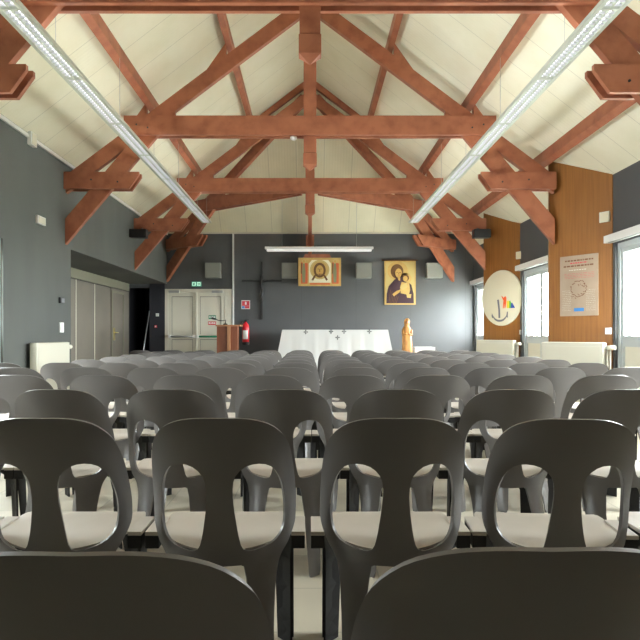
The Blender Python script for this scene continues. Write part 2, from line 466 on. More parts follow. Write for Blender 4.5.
rail_lamp(-2.12, 'long white louvred ceiling light hanging along the left side')
rail_lamp(2.12, 'long white louvred ceiling light hanging along the right side')

t = thing('batten_light', 'short white fluorescent batten hung across above the face icon', 'ceiling light')
yb = 13.75; bm = new(); box(bm, -.97, 1.36, yb - .05, yb + .05, 2.915, 2.965, .01); obj('housing', bm, M['white'], t)
bm = new(); box(bm, -.93, 1.32, yb - .045, yb + .045, 2.865, 2.915, .015); obj('diffuser', bm, M['tube_small'], t)
for x in (-.6, 1.0):
    bm = new(); tube(bm, [(x, yb, 2.965), (x, yb, 4.22)], .003, 5); obj('suspension_wire', bm, M['metal'], t)

# spot / sensor on the ceiling
t = thing('smoke_detector', 'small white smoke detector on the ceiling right of the near king post', 'smoke detector')
bm = new(); dx, dy = .19, 7.0
dz = RIDGE - SL * .19
lathe(bm, [(.045, -.10), (.06, -.07), (.06, -.03), (.04, 0.02)], (dx, dy, dz)); obj('body', bm, M['white'], t)
t = thing('motion_sensor', 'small white dome under the collar of the middle truss', 'sensor')
bm = new(); lathe(bm, [(.02, -.05), (.045, -.03), (.045, -.001)], (-.22, 8.57, 3.725)); obj('body', bm, M['white'], t)

# ------------------------------------------------------------------ wall fittings
def wall_box(name, lab, cat, x0, x1, z0, z1, y, dep, m, group=None, face=None):
    bm = new(); box(bm, x0, x1, y - dep, y, z0, z1, .006)
    t = thing(name, lab, cat, group); obj('casing', bm, m, t)
    if face: face(t)
    return t
bl = ['grey square wall speaker above the double door', 'grey square wall speaker between the cross and the face icon',
      'grey square wall speaker just right of the face icon', 'grey square wall speaker right of the mother and child icon']
for (a, b), lab in zip(((204.5, 220), (281.5, 297), (356.5, 372), (427.5, 443.5)), bl):
    x0, x1 = (a - 310) * .02286 * 14.35 / 14.63, (b - 310) * .02286 * 14.35 / 14.63
    t = wall_box('wall_speaker', lab, 'speaker', x0, x1, 2.36, 2.70, YB, .22, M['grey'], 'grey boxes on the far wall')
    bm = new(); box(bm, x0 + .02, x1 - .02, YB - .228, YB - .2205, 2.38, 2.68, .002); obj('grille', bm, M['grey'], t)
# exit light
t = thing('exit_sign', 'small lit green and white exit sign above the double door', 'sign')
ex0, ex1 = (192 - 310) * .02286, (201.5 - 310) * .02286
bm = new(); box(bm, ex0, ex1, YB - .05, YB, 2.175, 2.29, .004); obj('casing', bm, M['exit_green'], t)
bm = new(); xm = (ex0 + ex1) / 2
box(bm, ex0 + .012, xm - .012, YB - .056, YB - .0505, 2.19, 2.275); box(bm, xm + .012, ex1 - .012, YB - .056, YB - .0505, 2.19, 2.275); obj('lit_panel', bm, M['exit'], t)
bm = new()
def flat(bm, pts, y, mi=0, th=.002):
    prism(bm, pts, y - th, y, lambda u, v, w: (u, v, w), mi)
c = (ex0 + xm) / 2; flat(bm, [(c - .02, 2.20), (c - .008, 2.20), (c + .002, 2.225), (c + .018, 2.20), (c + .028, 2.205), (c + .012, 2.24), (c + .028, 2.25), (c + .005, 2.262), (c - .022, 2.24)], YB - .0565)
c = (ex1 + xm) / 2; flat(bm, [(c - .03, 2.225), (c + .005, 2.225), (c + .005, 2.207), (c + .03, 2.232), (c + .005, 2.258), (c + .005, 2.24), (c - .03, 2.24)], YB - .0565)
obj('pictogram', bm, M['exit_green'], t)

# double door
DXm = (196.5 - 310) * .02286
bm = new(); y0, y1 = YB - .03, YB + .12
box(bm, DX0, DX0 + .07, y0, y1, 0, DZ); box(bm, DX1 - .16, DX1, y0, y1, 0, DZ); box(bm, DX0 + .07, DX1 - .16, y0, y1, DZ - .07, DZ)
dd = struct('door_2', bm, M['door'])
for (a, b), nm in (((DX0 + .07, DXm), 'l'), ((DXm, DX1 - .16), 'r')):
    a += .004; b -= .004
    bm = new(); st = .075
    box(bm, a, a + st, y0 + .01, y1 - .03, .01, DZ - .075); box(bm, b - st, b, y0 + .01, y1 - .03, .01, DZ - .075)
    for z0, z1 in ((.01, .12), (.97, 1.08), (1.95, DZ - .075)): box(bm, a + st, b - st, y0 + .01, y1 - .03, z0, z1)
    lf = obj('door_leaf', bm, M['door'], dd)
    bm = new(); box(bm, a + st - .001, b - st + .001, y0 + .035, y1 - .05, .12, .97); box(bm, a + st - .001, b - st + .001, y0 + .035, y1 - .05, 1.08, 1.95)
    obj('door_panel', bm, M['door'], lf)
    bm = new()
    for z0, z1 in ((.12, .97), (1.08, 1.95)):
        box(bm, a + st, a + st + .012, y0 + .026, y0 + .036, z0, z1); box(bm, b - st - .012, b - st, y0 + .026, y0 + .036, z0, z1)
        box(bm, a + st, b - st, y0 + .026, y0 + .036, z1 - .012, z1)
    obj('glazing_bead', bm, M['panel'], lf)
    bm = new(); tube(bm, [(a + .03, y0 - .06, 1.035), (b - .03, y0 - .06, 1.035)], .022, 10)
    obj('push_bar', bm, M['green'] if nm == 'r' else M['metal'], lf)
    bm = new()
    for x in (a + .04, b - .04): box(bm, x - .03, x + .03, y0 - .085, y0 + .01, 1.0, 1.07, .006)
    obj('bar_bracket', bm, M['white'], lf)
    bm = new(); cx = a + .14 if nm == 'l' else b - .16
    box(bm, cx - .12, cx + .12, y0 - .05, y0 + .008, 2.03, 2.085, .006); box(bm, cx - .03, cx + .13, y0 - .075, y0 - .055, 2.055, 2.065)
    obj('door_closer', bm, M['metal'], lf)
bm = new(); box(bm, DXm - .02, DXm + .02, y0 - .012, y0 + .01, 0, DZ - .07, .004); obj('cover_strip', bm, M['door'], dd)
def sign(name, lab, px0, px1, z0, z1, m, strips):
    x0, x1 = (px0 - 310) * .02286, (px1 - 310) * .02286
    bm = new(); box(bm, x0, x1, YB - .028 + .02, YB - .004 + .01, z0, z1)
    t = thing(name, lab, 'sign'); obj('plate', bm, m, t)
    bm = new(); h = z1 - z0
    for fx0, fx1, fz0, fz1 in strips: flat(bm, [(x0 + (x1 - x0) * fx0, z0 + h * fz0), (x0 + (x1 - x0) * fx1, z0 + h * fz0), (x0 + (x1 - x0) * fx1, z0 + h * fz1), (x0 + (x1 - x0) * fx0, z0 + h * fz1)], YB - .0085)
    obj('lettering', bm, M['white'], t)
st = [(.08, .26, .35, .75), (.32, .42, .3, .7), (.48, .62, .35, .75), (.68, .92, .35, .7)]
sign('door_sign', 'small green sign on the right leaf of the double door', 208.6, 216, 1.435, 1.52, M['green'], st)
sign('door_sign', 'small red sign below the green one on the double door', 208.2, 216, 1.30, 1.38, M['signred'], st)

# switches by the passage
for z, m, lab, hs in ((1.53, 'white', 'white light switch on the dark wall left of the double door', .035), (1.265, 'signred', 'small red alarm call point below the white switch', .028)):
    bm = new(); x = -3.48 if m == 'white' else -3.52; y = YB - .031
    t = thing('light_switch' if m == 'white' else 'alarm_call_point', lab, 'switch' if m == 'white' else 'alarm button')
    box(bm, x - hs, x + hs, y - .02, y, z - hs, z + hs, .004); obj('plate', bm, M[m], t)
    bm = new(); box(bm, x - hs * .5, x + hs * .5, y - .026, y - .0205, z - hs * .5, z + hs * .5, .002); obj('button', bm, M['cream'] if m == 'white' else M['white'], t)
bm = new(); tube(bm, [(-3.80, YB - .45, .004), (-3.66, YB - .045, 1.62)], .012, 8)
tag(obj('pole', bm, M['metal']), 'thin pale pole leaning in the dark corner beside the passage', 'pole')

# crucifix
t = thing('crucifix', 'slender black iron crucifix on the dark far wall', 'cross')
def P(px, py, y=YB): return ((px - 310) * .02286, (335 - py) * .02286 + 1.07)
cx, cz = P(262, 281); yy = YB - .03
bm = new(); box(bm, cx - .022, cx + .022, yy - .03, yy + .029, P(0, 319.5)[1], P(0, 262)[1], .004)
obj('upright', bm, M['iron'], t)
bm = new(); box(bm, P(242, 0)[0], P(282, 0)[0], yy - .029, yy + .024, cz - .022, cz + .022, .004); obj('crossbar', bm, M['iron'], t)
bm = new(); y_ = yy - .06
tube(bm, [(cx, y_, cz + .12), (cx + .005, y_ - .01, cz + .06), (cx, y_, cz + .02), (cx - .012, y_, cz - .06), (cx - .005, y_, cz - .15), (cx + .012, y_ - .01, cz - .25), (cx - .005, y_ - .02, cz - .34), (cx + .002, y_, cz - .47)], .03, 10,
     taper=[.026, .034, .018, .045, .034, .036, .03, .014])
for s in (-1, 1): tube(bm, [(cx + s * .02, y_, cz - .03), (cx + s * .12, y_, cz - .005), (cx + s * .26, y_ + .01, cz + .02)], .014, 8, taper=[.018, .014, .009])
obj('figure', bm, M['iron'], t, 60)

# fire safety plate and extinguisher
t = thing('fire_sign', 'square red and blue fire extinguisher sign on the far wall', 'sign')
x0, z1 = P(241.5, 300.3); x1, z0 = P(250, 309)
bm = new(); box(bm, x0, x1, YB - .012, YB, z0, z1); obj('plate', bm, M['white'], t)
bm = new(); w = x1 - x0; y = YB - .0121
r4 = lambda a, b, c, d: [(x0 + w * a, z0 + w * c), (x0 + w * b, z0 + w * c), (x0 + w * b, z0 + w * d), (x0 + w * a, z0 + w * d)]
flat(bm, r4(.06, .94, .36, .94), y, 0); flat(bm, r4(.40, .94, .06, .34), y, 0); flat(bm, r4(.06, .38, .06, .34), y, 1)
flat(bm, [(x0 + w * .42, z0 + w * .5), (x0 + w * .6, z0 + w * .5), (x0 + w * .6, z0 + w * .8), (x0 + w * .5, z0 + w * .88), (x0 + w * .42, z0 + w * .8)], y - .002, 2)
obj('pictogram', bm, [M['signred'], M['blue'], M['white']], t)
t = thing('fire_extinguisher', 'red fire extinguisher hanging on the dark wall beside the lectern', 'fire extinguisher')
ex, ez = P(246.2, 321); eb = P(0, 343.5)[1]; ey = YB - .13
bm = new(); r = .082
lathe(bm, [(r * .8, eb), (r, eb + .03), (r, ez - .14), (r * .8, ez - .08), (r * .35, ez - .04), (r * .3, ez - .02)], (ex, ey, 0)); obj('cylinder', bm, M['red'], t)
bm = new(); lathe(bm, [(r * .86, eb - .03), (r * 1.02, eb - .02), (r * 1.02, eb + .035), (r, eb + .036)], (ex, ey, 0)); obj('base_ring', bm, M['black'], t)
bm = new(); box(bm, ex - .03, ex + .03, ey - .02, ey + .02, ez - .02, ez + .015, .004); box(bm, ex - .02, ex + .09, ey - .012, ey + .012, ez + .015, ez + .03, .003); obj('valve', bm, M['black'], t)
bm = new(); tube(bm, [(ex - .02, ey, ez - .01), (ex - .1, ey, ez - .03), (ex - .12, ey, ez - .15), (ex - .105, ey, ez - .3), (ex - .095, ey, ez - .38)], .012, 8); obj('hose', bm, M['black'], t)
bm = new()
n = 10
for i in range(n):
    a0, a1 = -PI / 2 - .8 + 1.6 * i / n, -PI / 2 - .8 + 1.6 * (i + 1) / n; rr = r + .0015
    f = [bm.verts.new((ex + rr * math.cos(a), ey + rr * math.sin(a), z)) for a, z in ((a0, eb + .1), (a1, eb + .1), (a1, eb + .30), (a0, eb + .30))]; bm.faces.new(f)
obj('label_sticker', bm, M['white'], t)
bm = new(); box(bm, ex - .03, ex + .03, ey + .07, YB, ez - .16, ez - .1); obj('wall_bracket', bm, M['black'], t)

# ------------------------------------------------------------------ pictures
def ell(cx, cz, rx, rz, n=28, a0=0, a1=2 * PI):
    return [(cx + rx * math.cos(a0 + (a1 - a0) * i / n), cz + rz * math.sin(a0 + (a1 - a0) * i / n)) for i in range(n if abs(a1 - a0 - 2 * PI) < 1e-6 else n + 1)]
# face icon hung on the central half truss
t = thing('face_icon', 'gilded wide icon of a haloed face on white cloth, hung under the batten light', 'icon')
iy = 14.12; k = iy / 640
X0, X1 = (298.4 - 310) * k, (341 - 310) * k; Z0, Z1 = 1.07 + (335 - 286) * k, 1.07 + (335 - 257.8) * k
bm = new(); box(bm, X0, X1, iy, iy + .035, Z0, Z1, .004); obj('frame', bm, M['gold'], t)
Wd, Hd = X1 - X0, Z1 - Z0
q = lambda a, b: (X0 + Wd * a, Z0 + Hd * b)
bm = new(); y = iy - .0002; ly = lambda n: iy - .0022 * n
poly = lambda pts, l, mi: flat(bm, [q(*p) for p in pts], ly(l), mi)
elq = lambda a, b, rx, rz, l, mi, n=28: flat(bm, ell(*q(a, b), rx * Hd, rz * Hd, n), ly(l), mi)
poly([(.03, .05), (.97, .05), (.97, .95), (.03, .95)], 0, 0)
poly([(.245, .12), (.765, .12), (.765, .80), (.70, .92), (.32, .92), (.245, .80)], 1, 1)
for s, x in ((1, .13), (-1, .86)):
    poly([(x - .07, .08), (x + .085, .08), (x + .09, .80), (x - .06, .86)], 1, 2)
    poly([(x - .035, .12), (x + .03, .12), (x + .04, .5), (x + .02, .8), (x - .03, .8), (x - .045, .5)], 2, 3)
    elq(x, .87, .065, .075, 3, 4); elq(x, .87, .04, .05, 4, 5)
    poly([(x - .07, .45), (x - .05, .42), (x - .045, .8), (x - .07, .82)], 2, 6)
poly([(.27, .05), (.74, .05), (.74, .10), (.27, .10)], 1, 2)
elq(.5, .58, .345, .345, 2, 7); elq(.5, .57, .29, .29, 3, 0)
elq(.5, .56, .215, .265, 4, 6)
for s in (-1, 1): poly([(.5 + s * .09, .40), (.5 + s * .13, .38), (.5 + s * .2, .2), (.5 + s * .17, .22), (.5 + s * .165, .17), (.5 + s * .14, .22), (.5 + s * .10, .32)], 4, 6)
elq(.5, .55, .135, .185, 5, 5); poly([(.45, .40), (.55, .40), (.53, .33), (.5, .30), (.47, .33)], 5, 6)
for s in (-1, 1): elq(.5 + s * .035, .60, .028, .012, 6, 6, 10)
poly([(.493, .60), (.507, .60), (.512, .50), (.488, .50)], 6, 6); elq(.5, .455, .035, .010, 6, 2, 10)
poly([(.425, .40), (.44, .36), (.56, .36), (.575, .40), (.545, .435), (.455, .435)], 5, 6)
obj('painting', bm, [M['gold'], M['icon_cream'], M['robe_red'], M['robe_green'], M['gold_pale'], M['skin'], M['hair'], M['gold_pale']], t)
bm = new(); prism(bm, [(.0 - .15, Z1 + .005), (.62 - .15, Z1 + .005), (.58 - .15, Z1 + .08), (.04 - .15, Z1 + .08)], iy, iy + .03, lambda u, v, w: (u, v, w)); obj('hanging_rail', bm, M['wood'], t)
bm = new()
for x in (-.093, .093): tube(bm, [(x, iy + .015, Z1 + .05), (x, iy + .015, 3.15)], .004, 6)
obj('hanging_wire', bm, M['iron'], t)

# mother and child icon on the wall
t = thing('mother_and_child_icon', 'tall gold icon of a robed woman holding a child on the far wall', 'icon')
k = YB / 640; X0, X1 = (384.3 - 310) * k, (415.5 - 310) * k; Z0, Z1 = 1.07 + (335 - 304.7) * k, 1.07 + (335 - 261) * k
Wd, Hd = X1 - X0, Z1 - Z0; iy = YB - .03
bm = new(); box(bm, X0, X1, iy, YB, Z0, Z1, .004); obj('board', bm, M['gold'], t)
bm = new(); tube(bm, [(X0 - .06, iy - .01, Z1 + .012), (X1 + .04, iy - .01, Z1 + .012)], .014, 8); obj('hanging_rod', bm, M['hair'], t)
bm = new()
poly([(.04, .03), (.96, .03), (.96, .97), (.04, .97)], 0, 1)
elq(.42, .77, .235, .215, 1, 0); elq(.68, .60, .13, .12, 1, 0)
poly([(.06, .03), (.94, .03), (.93, .25), (.86, .45), (.78, .50), (.62, .54), (.56, .62), (.50, .50), (.33, .58), (.13, .42), (.07, .25)], 2, 2)
elq(.40, .76, .145, .165, 3, 3); poly([(.28, .74), (.36, .60), (.30, .52), (.46, .42), (.58, .56), (.56, .72)], 3, 2)
elq(.45, .72, .075, .105, 4, 4); poly([(.42, .64), (.50, .64), (.50, .54), (.44, .56)], 4, 4)
for dx in (-.05, .045): elq(.455 + dx, .735, .018, .008, 5, 3, 10)
poly([(.45, .735), (.462, .735), (.47, .69), (.445, .69)], 5, 3); elq(.46, .665, .022, .007, 5, 5, 10)
elq(.68, .61, .075, .075, 3, 3); elq(.665, .595, .052, .062, 4, 4)
poly([(.55, .52), (.66, .50), (.78, .52), (.82, .34), (.78, .22), (.52, .26), (.50, .40)], 3, 6)
poly([(.55, .45), (.70, .50), (.74, .40), (.58, .34), (.50, .38)], 4, 1)
poly([(.25, .24), (.38, .31), (.52, .35), (.48, .28), (.30, .19)], 4, 4); poly([(.70, .24), (.86, .24), (.84, .15), (.72, .16)], 4, 6)
for i in range(6): poly([(.14 + .045 * i, .04), (.155 + .045 * i, .04), (.20 + .05 * i, .34 - .03 * i), (.185 + .05 * i, .34 - .03 * i)], 3, 3)
obj('painting', bm, [M['gold'], M['gold_pale'], M['robe'], M['hair'], M['skin'], M['robe_red'], M['gold']], t)

# ------------------------------------------------------------------ altar, lectern, statue
ay = 13.1; k = ay / 640
X0, X1 = (282 - 310) * k, (388.3 - 310) * k; zt = 1.07 + 5.3 * k
t = thing('altar_table', 'long table hidden under a white cloth below the face icon', 'table')
bm = new(); box(bm, X0 + .02, X1 - .02, ay + .02, ay + .78, zt - .05, zt - .012); obj('tabletop', bm, M['oak'], t)
for sx in (X0 + .1, X1 - .16):
    for sy in (ay + .08, ay + .66):
        bm = new(); box(bm, sx, sx + .06, sy, sy + .06, 0, zt - .05); obj('leg', bm, M['oak'], t)
t = thing('altar_cloth', 'white altar cloth with small grey motifs draped to the floor', 'tablecloth')
bm = new()
# ring profile: top rectangle -> hanging skirt with folds, flared at corners
def ring(z, out, amp):
    pts = []; nx, ny = 48, 16
    w, d = X1 - X0, .8
    def add(px, py, nxv, nyv, s):
        f = amp * math.sin(s * 21) * .6 + amp * math.sin(s * 47 + 1) * .4
        pts.append((px + nxv * (out + f), py + nyv * (out + f), z))
    for i in range(nx): add(X0 + w * i / nx, ay, (i / nx * 2 - 1) ** 15, -1, i / nx * w)
    for i in range(ny): add(X1, ay + d * i / ny, 1, (i / ny * 2 - 1) ** 9, 9 + i / ny * d)
    for i in range(nx): add(X1 - w * i / nx, ay + d, (1 - i / nx * 2) ** 15, 1, 3 + i / nx * w)
    for i in range(ny): add(X0, ay + d - d * i / ny, -1, (1 - i / ny * 2) ** 9, 14 + i / ny * d)
    return [bm.verts.new(p) for p in pts]
zs = [(zt, -.012, 0), (zt - .006, -.003, 0), (zt - .02, 0, 0), (zt - .2, .03, .004), (zt - .45, .075, .012), (zt - .75, .125, .02), (.06, .17, .03)]
rs = [ring(*z) for z in zs]
bm.faces.new(rs[0])
for A, B in zip(rs, rs[1:]):
    for i in range(len(A)): bm.faces.new((A[i], A[(i + 1) % len(A)], B[(i + 1) % len(A)], B[i]))
cl = obj('cloth', bm, M['cloth'], t, 50)
bm = new()
def motif(px, py, s=.035):
    x, z = (px - 310) * k, 1.07 + (335 - py) * k; y = ay - .012 - (zt - z) * .19
    for a in range(4):
        an = a * PI / 2; c_, s_ = math.cos(an), math.sin(an)
        flat(bm, [(x, z), (x + (c_ * .6 - s_ * .25) * s, z + (s_ * .6 + c_ * .25) * s), (x + c_ * s, z + s_ * s), (x + (c_ * .6 + s_ * .25) * s, z + (s_ * .6 - c_ * .25) * s)], y, 0, .002)
for px, py in ((305.8, 332), (331, 331.5), (344, 331.5), (369.3, 331.5), (337.5, 337.5)): motif(px, py, .05)
obj('embroidery', bm, M['iron'], t)

ly0 = 12.7; k = ly0 / 640
t = thing('lectern', 'red-brown wooden lectern standing before the double door', 'lectern')
xa, xb = (215.8 - 310) * k, (240.5 - 310) * k; zt2 = 1.07 + 10.2 * k
xm = (228.5 - 310) * k
bm = new(); bm2 = Matrix.Rotation(0, 4, 'X'); box(bm, xa, xb, ly0 - .04, ly0 + .42, zt2 - .03, zt2, .004); obj('top', bm, M['oak_light'], t)
bm = new(); box(bm, xa + .01, xm - .03, ly0 + .06, ly0 + .36, .04, zt2 - .03, .003); obj('cabinet', bm, M['oak'], t)
bm = new(); box(bm, xm - .03, xm + .03, ly0, ly0 + .36, 0, zt2 - .03, .003); obj('post', bm, M['oak_light'], t)
bm = new(); box(bm, xm + .03, (237 - 310) * k, ly0 + .08, ly0 + .34, .04, zt2 - .03, .003); obj('side_panel', bm, M['oak'], t)
bm = new(); box(bm, xa, xb, ly0 - .02, ly0 + .42, 0, .04, .004); obj('base', bm, M['oak'], t)
t = thing('desk_microphone', 'black gooseneck microphone lying over the top of the lectern', 'microphone')
bm = new(); mx_ = (224 - 310) * k; lathe(bm, [(.045, 0), (.05, .012), (.03, .03)], (mx_, ly0 + .2, zt2 + .0005)); obj('base', bm, M['black'], t)
bm = new(); tube(bm, [(mx_, ly0 + .2, zt2 + .03), (mx_ + .01, ly0 + .2, zt2 + .1), (mx_ - .05, ly0 + .18, zt2 + .085), (mx_ - .13, ly0 + .15, zt2 + .09), (mx_ - .17, ly0 + .13, zt2 + .11)], .009, 8); obj('gooseneck', bm, M['black'], t)
bm = new(); tube(bm, [(mx_ - .165, ly0 + .13, zt2 + .108), (mx_ - .2, ly0 + .12, zt2 + .12), (mx_ - .26, ly0 + .1, zt2 + .135), (mx_ - .27, ly0 + .1, zt2 + .137)], .02, 10, taper=[.012, .02, .022, .01]); obj('capsule', bm, M['black'], t)

# carved statue on a pedestal
sy = 13.4; k = sy / 640; sx = (407 - 310) * k; zt3 = 1.07 + 17 * k
t = thing('pedestal', 'low wooden pedestal under the carved statue', 'pedestal')
bm = new(); box(bm, sx - .14, sx + .14, sy - .14, sy + .14, .64, .68, .005); obj('top', bm, M['oak_light'], t)
bm = new(); box(bm, sx - .10, sx + .10, sy - .10, sy + .10, .03, .64, .004); obj('column', bm, M['oak'], t)
bm = new(); box(bm, sx - .14, sx + .14, sy - .14, sy + .14, 0, .03, .004); obj('base', bm, M['oak'], t)
t = thing('carved_statue', 'carved light-brown wooden statue of a robed figure right of the altar', 'statue')
bm = new(); H = zt3 - .68; seg = 24; rings = []
prof = [(0, .105, .09), (.05, .11, .09), (.25, .10, .085), (.45, .092, .078), (.6, .098, .075), (.70, .09, .07), (.765, .055, .05), (.80, .048, .05), (.85, .06, .062), (.90, .062, .065), (.95, .05, .052), (.99, .022, .025)]
for f, rx, ry in prof:
    rings.append([bm.verts.new((sx + .006 * math.sin(f * 7) + rx * math.cos(a) * (1 + (.09 * math.sin(6 * a + f * 3) if f < .7 else 0)), sy + ry * math.sin(a) * (1 + (.09 * math.sin(6 * a + f * 3) if f < .7 else 0)), .6815 + f * H)) for a in [2 * PI * i / seg for i in range(seg)]])
for A, B in zip(rings, rings[1:]):
    for i in range(seg): bm.faces.new((A[i], A[(i + 1) % seg], B[(i + 1) % seg], B[i]))
bm.faces.new(rings[0][::-1]); bm.faces.new(rings[-1])
obj('robed_body', bm, M['carved'], t, 70)
bm = new()
for s in (-1, 1): tube(bm, [(sx + s * .085, sy - .02, .68 + H * .66), (sx + s * .085, sy - .07, .68 + H * .52), (sx + s * .02, sy - .11, .68 + H * .56)], .025, 8, taper=[.03, .026, .018])
obj('arms', bm, M['carved'], t, 60)
bm = new(); bmesh.ops.create_uvsphere(bm, u_segments=12, v_segments=8, radius=.04, matrix=Matrix.Translation((sx, sy - .035, .68 + H * .885)) @ Matrix.Scale(1.25, 4, (0, 0, 1)))
tube(bm, [(sx, sy - .07, .68 + H * .9), (sx, sy - .083, .68 + H * .88)], .006, 6)
obj('face', bm, M['oak_light'], t, 60)

# small table with white cloth right of the statue
t = thing('side_table', 'low side table under a white cloth right of the statue', 'table')
X0, X1 = (412.5 - 310) * k, (436 - 310) * k; zt4 = 1.07 - 12.3 * k
bm = new(); box(bm, X0 + .08, X1 - .01, sy + .11, sy + .59, zt4 - .04, zt4 - .008); obj('tabletop', bm, M['oak'], t)
for a in (X0 + .1, X1 - .07):
    for b in (sy + .13, sy + .53):
        bm = new(); box(bm, a, a + .04, b, b + .04, 0, zt4 - .04); obj('leg', bm, M['oak'], t)
bm = new(); a, b, c_, d_ = X0 + .07, X1, sy + .1, sy + .6
box(bm, a, b, c_, d_, zt4 - .006, zt4)
box(bm, a, b, c_, c_ + .005, zt4 - .25, zt4 - .006); box(bm, a, b, d_ - .005, d_, zt4 - .25, zt4 - .006)
box(bm, a, a + .005, c_ + .005, d_ - .005, zt4 - .25, zt4 - .006); box(bm, b - .005, b, c_ + .005, d_ - .005, zt4 - .25, zt4 - .006)
tag(obj('table_runner', bm, M['cloth']), 'white cloth over the low side table right of the statue', 'tablecloth')

# ------------------------------------------------------------------ radiators
def radiator(lab, O, D, ln, z0, z1, N, valve=1):
    """O start on the wall plane, D unit direction along the wall, N unit normal into the room"""
    D = Vector(D).normalized(); N = Vector(N).normalized(); O = Vector(O)
    R = Matrix((( D.x, N.x, 0, O.x), (D.y, N.y, 0, O.y), (0, 0, 1, 0), (0, 0, 0, 1)))
    t = thing('radiator', lab, 'radiator', 'cream panel radiators')
    bm = new(); box(bm, 0, ln, .045, .13, z0, z1, .008)
    obj('panel', bm, M['rad'], t).matrix_basis = R
    bm = new(); box(bm, .03, ln - .03, .1305, .134, z0 + .04, z1 - .05, .002); obj('front_plate', bm, M['rad'], t).matrix_basis = R
    bm = new()
    i = .02
    while i < ln - .03: box(bm, i, i + .014, .055, .12, z1 + .0003, z1 + .004); i += .03
    obj('top_grille', bm, M['rad'], t).matrix_basis = R
    bm = new(); e = ln + .04 if valve > 0 else -.04
    tube(bm, [(ln * .99 if valve > 0 else .01, .09, z1 - .06), (e, .09, z1 - .06), (e, .09, 0.003)], .011, 8)
    tube(bm, [(e + .035 * valve, .09, z1 - .06), (e + .035 * valve, .09, .003)], .011, 8)
    obj('pipe', bm, M['rad'], t).matrix_basis = R
    bm = new(); tube(bm, [(e, .09, z1 - .06), (e + .1 * valve, .09, z1 - .06)], .028, 12); obj('valve', bm, M['cream'], t).matrix_basis = R
    bm = new()
    for q_ in (.15, ln - .2): box(bm, q_, q_ + .04, .0, .045, z0 + .1, z1 - .1)
    obj('wall_bracket', bm, M['black'], t).matrix_basis = R
    return t
radiator('cream radiator on the dark left wall', (XL, 7.36, 0), (0, 1, 0), 1.0, .28, .975, (1, 0, 0))
for k, lab in ((0, 'cream radiator on the timber pier below the oval anchor sign'), (1, 'cream radiator on the timber pier below the parchment poster'), ):
    a = Vector((*PI_[k], 0)); b = Vector((*PO_[k], 0)); D = (b - a).normalized(); N = Vector((D.y, -D.x, 0))
    if N.x > 0: N = -N
    radiator(lab, a - D * (.05 if k == 0 else .02), D, .90, .22, .975, N)

# ------------------------------------------------------------------ things on the piers
def pier_frame(k):
    a = Vector((*PI_[k], 0)); b = Vector((*PO_[k], 0)); D = (b - a).normalized(); N = Vector((D.y, -D.x, 0))
    if N.x > 0: N = -N
    return a, (b - a).length, D, N
def pmap(k):
    a, ln, D, N = pier_frame(k)
    return lambda u, v, w: tuple(a + D * u - N * v + Vector((0, 0, w)))   # v = 0 on face, negative into the room
# poster
mp = pmap(1); ln = pier_frame(1)[1]
u0, u1, z0, z1 = ln * .195, ln * .80, 1.318, 2.105
t = thing('poster', 'parchment-coloured printed poster with a small sketch on the timber pier', 'poster')
bm = new(); prism(bm, [(u0, z0), (u1, z0), (u1, z1), (u0, z1)], -.006, -.001, mp); obj('sheet', bm, M['paper'], t)
bm = new(); w_, h_ = u1 - u0, z1 - z0
def pl(a, b, c, d, mi=0): prism(bm, [(u0 + w_ * a, z0 + h_ * c), (u0 + w_ * b, z0 + h_ * c), (u0 + w_ * b, z0 + h_ * d), (u0 + w_ * a, z0 + h_ * d)], -.0075, -.0061, mp, mi)
rr = random.Random(3)
def words_(a, b, c, d, mi=0):
    x = a
    while x < b:
        n = rr.uniform(.03, .09) * (b - a) / .7; pl(x, min(x + n, b), c, d, mi); x += n + .02
words_(.14, .88, .905, .93); words_(.28, .72, .865, .885, 1); words_(.1, .9, .815, .84); words_(.25, .7, .755, .765, 2)
for i in range(4): words_(.12, .9, .70 - i * .025, .704 - i * .025, 1)
for s, a, b in ((0, .07, .30), (1, .70, .93)):
    for i in range(12): words_(a, b, .42 - i * .03, .424 - i * .03, 2)
for i in range(34):    # the round sketch
    an = 2 * PI * i / 34; rx, rz = .20, .13
    cx_, cz_ = .5 + rx * math.cos(an) * (.9 + rr.random() * .2), .45 + rz * math.sin(an) * (.9 + rr.random() * .2)
    pl(cx_ - .018, cx_ + .014, cz_ - .007, cz_ + .006)
for i in range(16):
    cx_, cz_ = rr.uniform(.48, .68), rr.uniform(.34, .54); pl(cx_ - .02, cx_ + .012, cz_ - .005, cz_ + .005)
for i in range(7): cx_, cz_ = rr.uniform(.28, .42), rr.uniform(.28, .34); pl(cx_, cx_ + .03, cz_, cz_ + .008)
pl(.38, .64, .075, .13, 3)
obj('lettering', bm, [M['ink'], M['signred'], M['cream'], M['blue']], t)
# oval sign
mp = pmap(0); ln = pier_frame(0)[1]; uc, zc = ln * .49, 1.07 + 37 * 11.75 / 640
t = thing('anchor_sign', 'large cream oval sign with grey anchor and rainbow figures', 'sign')
bm = new(); ou = ln * .50
prism(bm, ell(uc, zc, ou, .51, 56), -.03, -.003, mp); obj('disc', bm, M['disc'], t)
bm = new(); A2, B2 = ou, .51
def dpoly(pts, l, mi): prism(bm, [(uc + A2 * (a * 2 - 1), zc + B2 * (b * 2 - 1)) for a, b in pts], -.0305 - .0015 * l - .0012, -.0305 - .0015 * l, mp, mi)
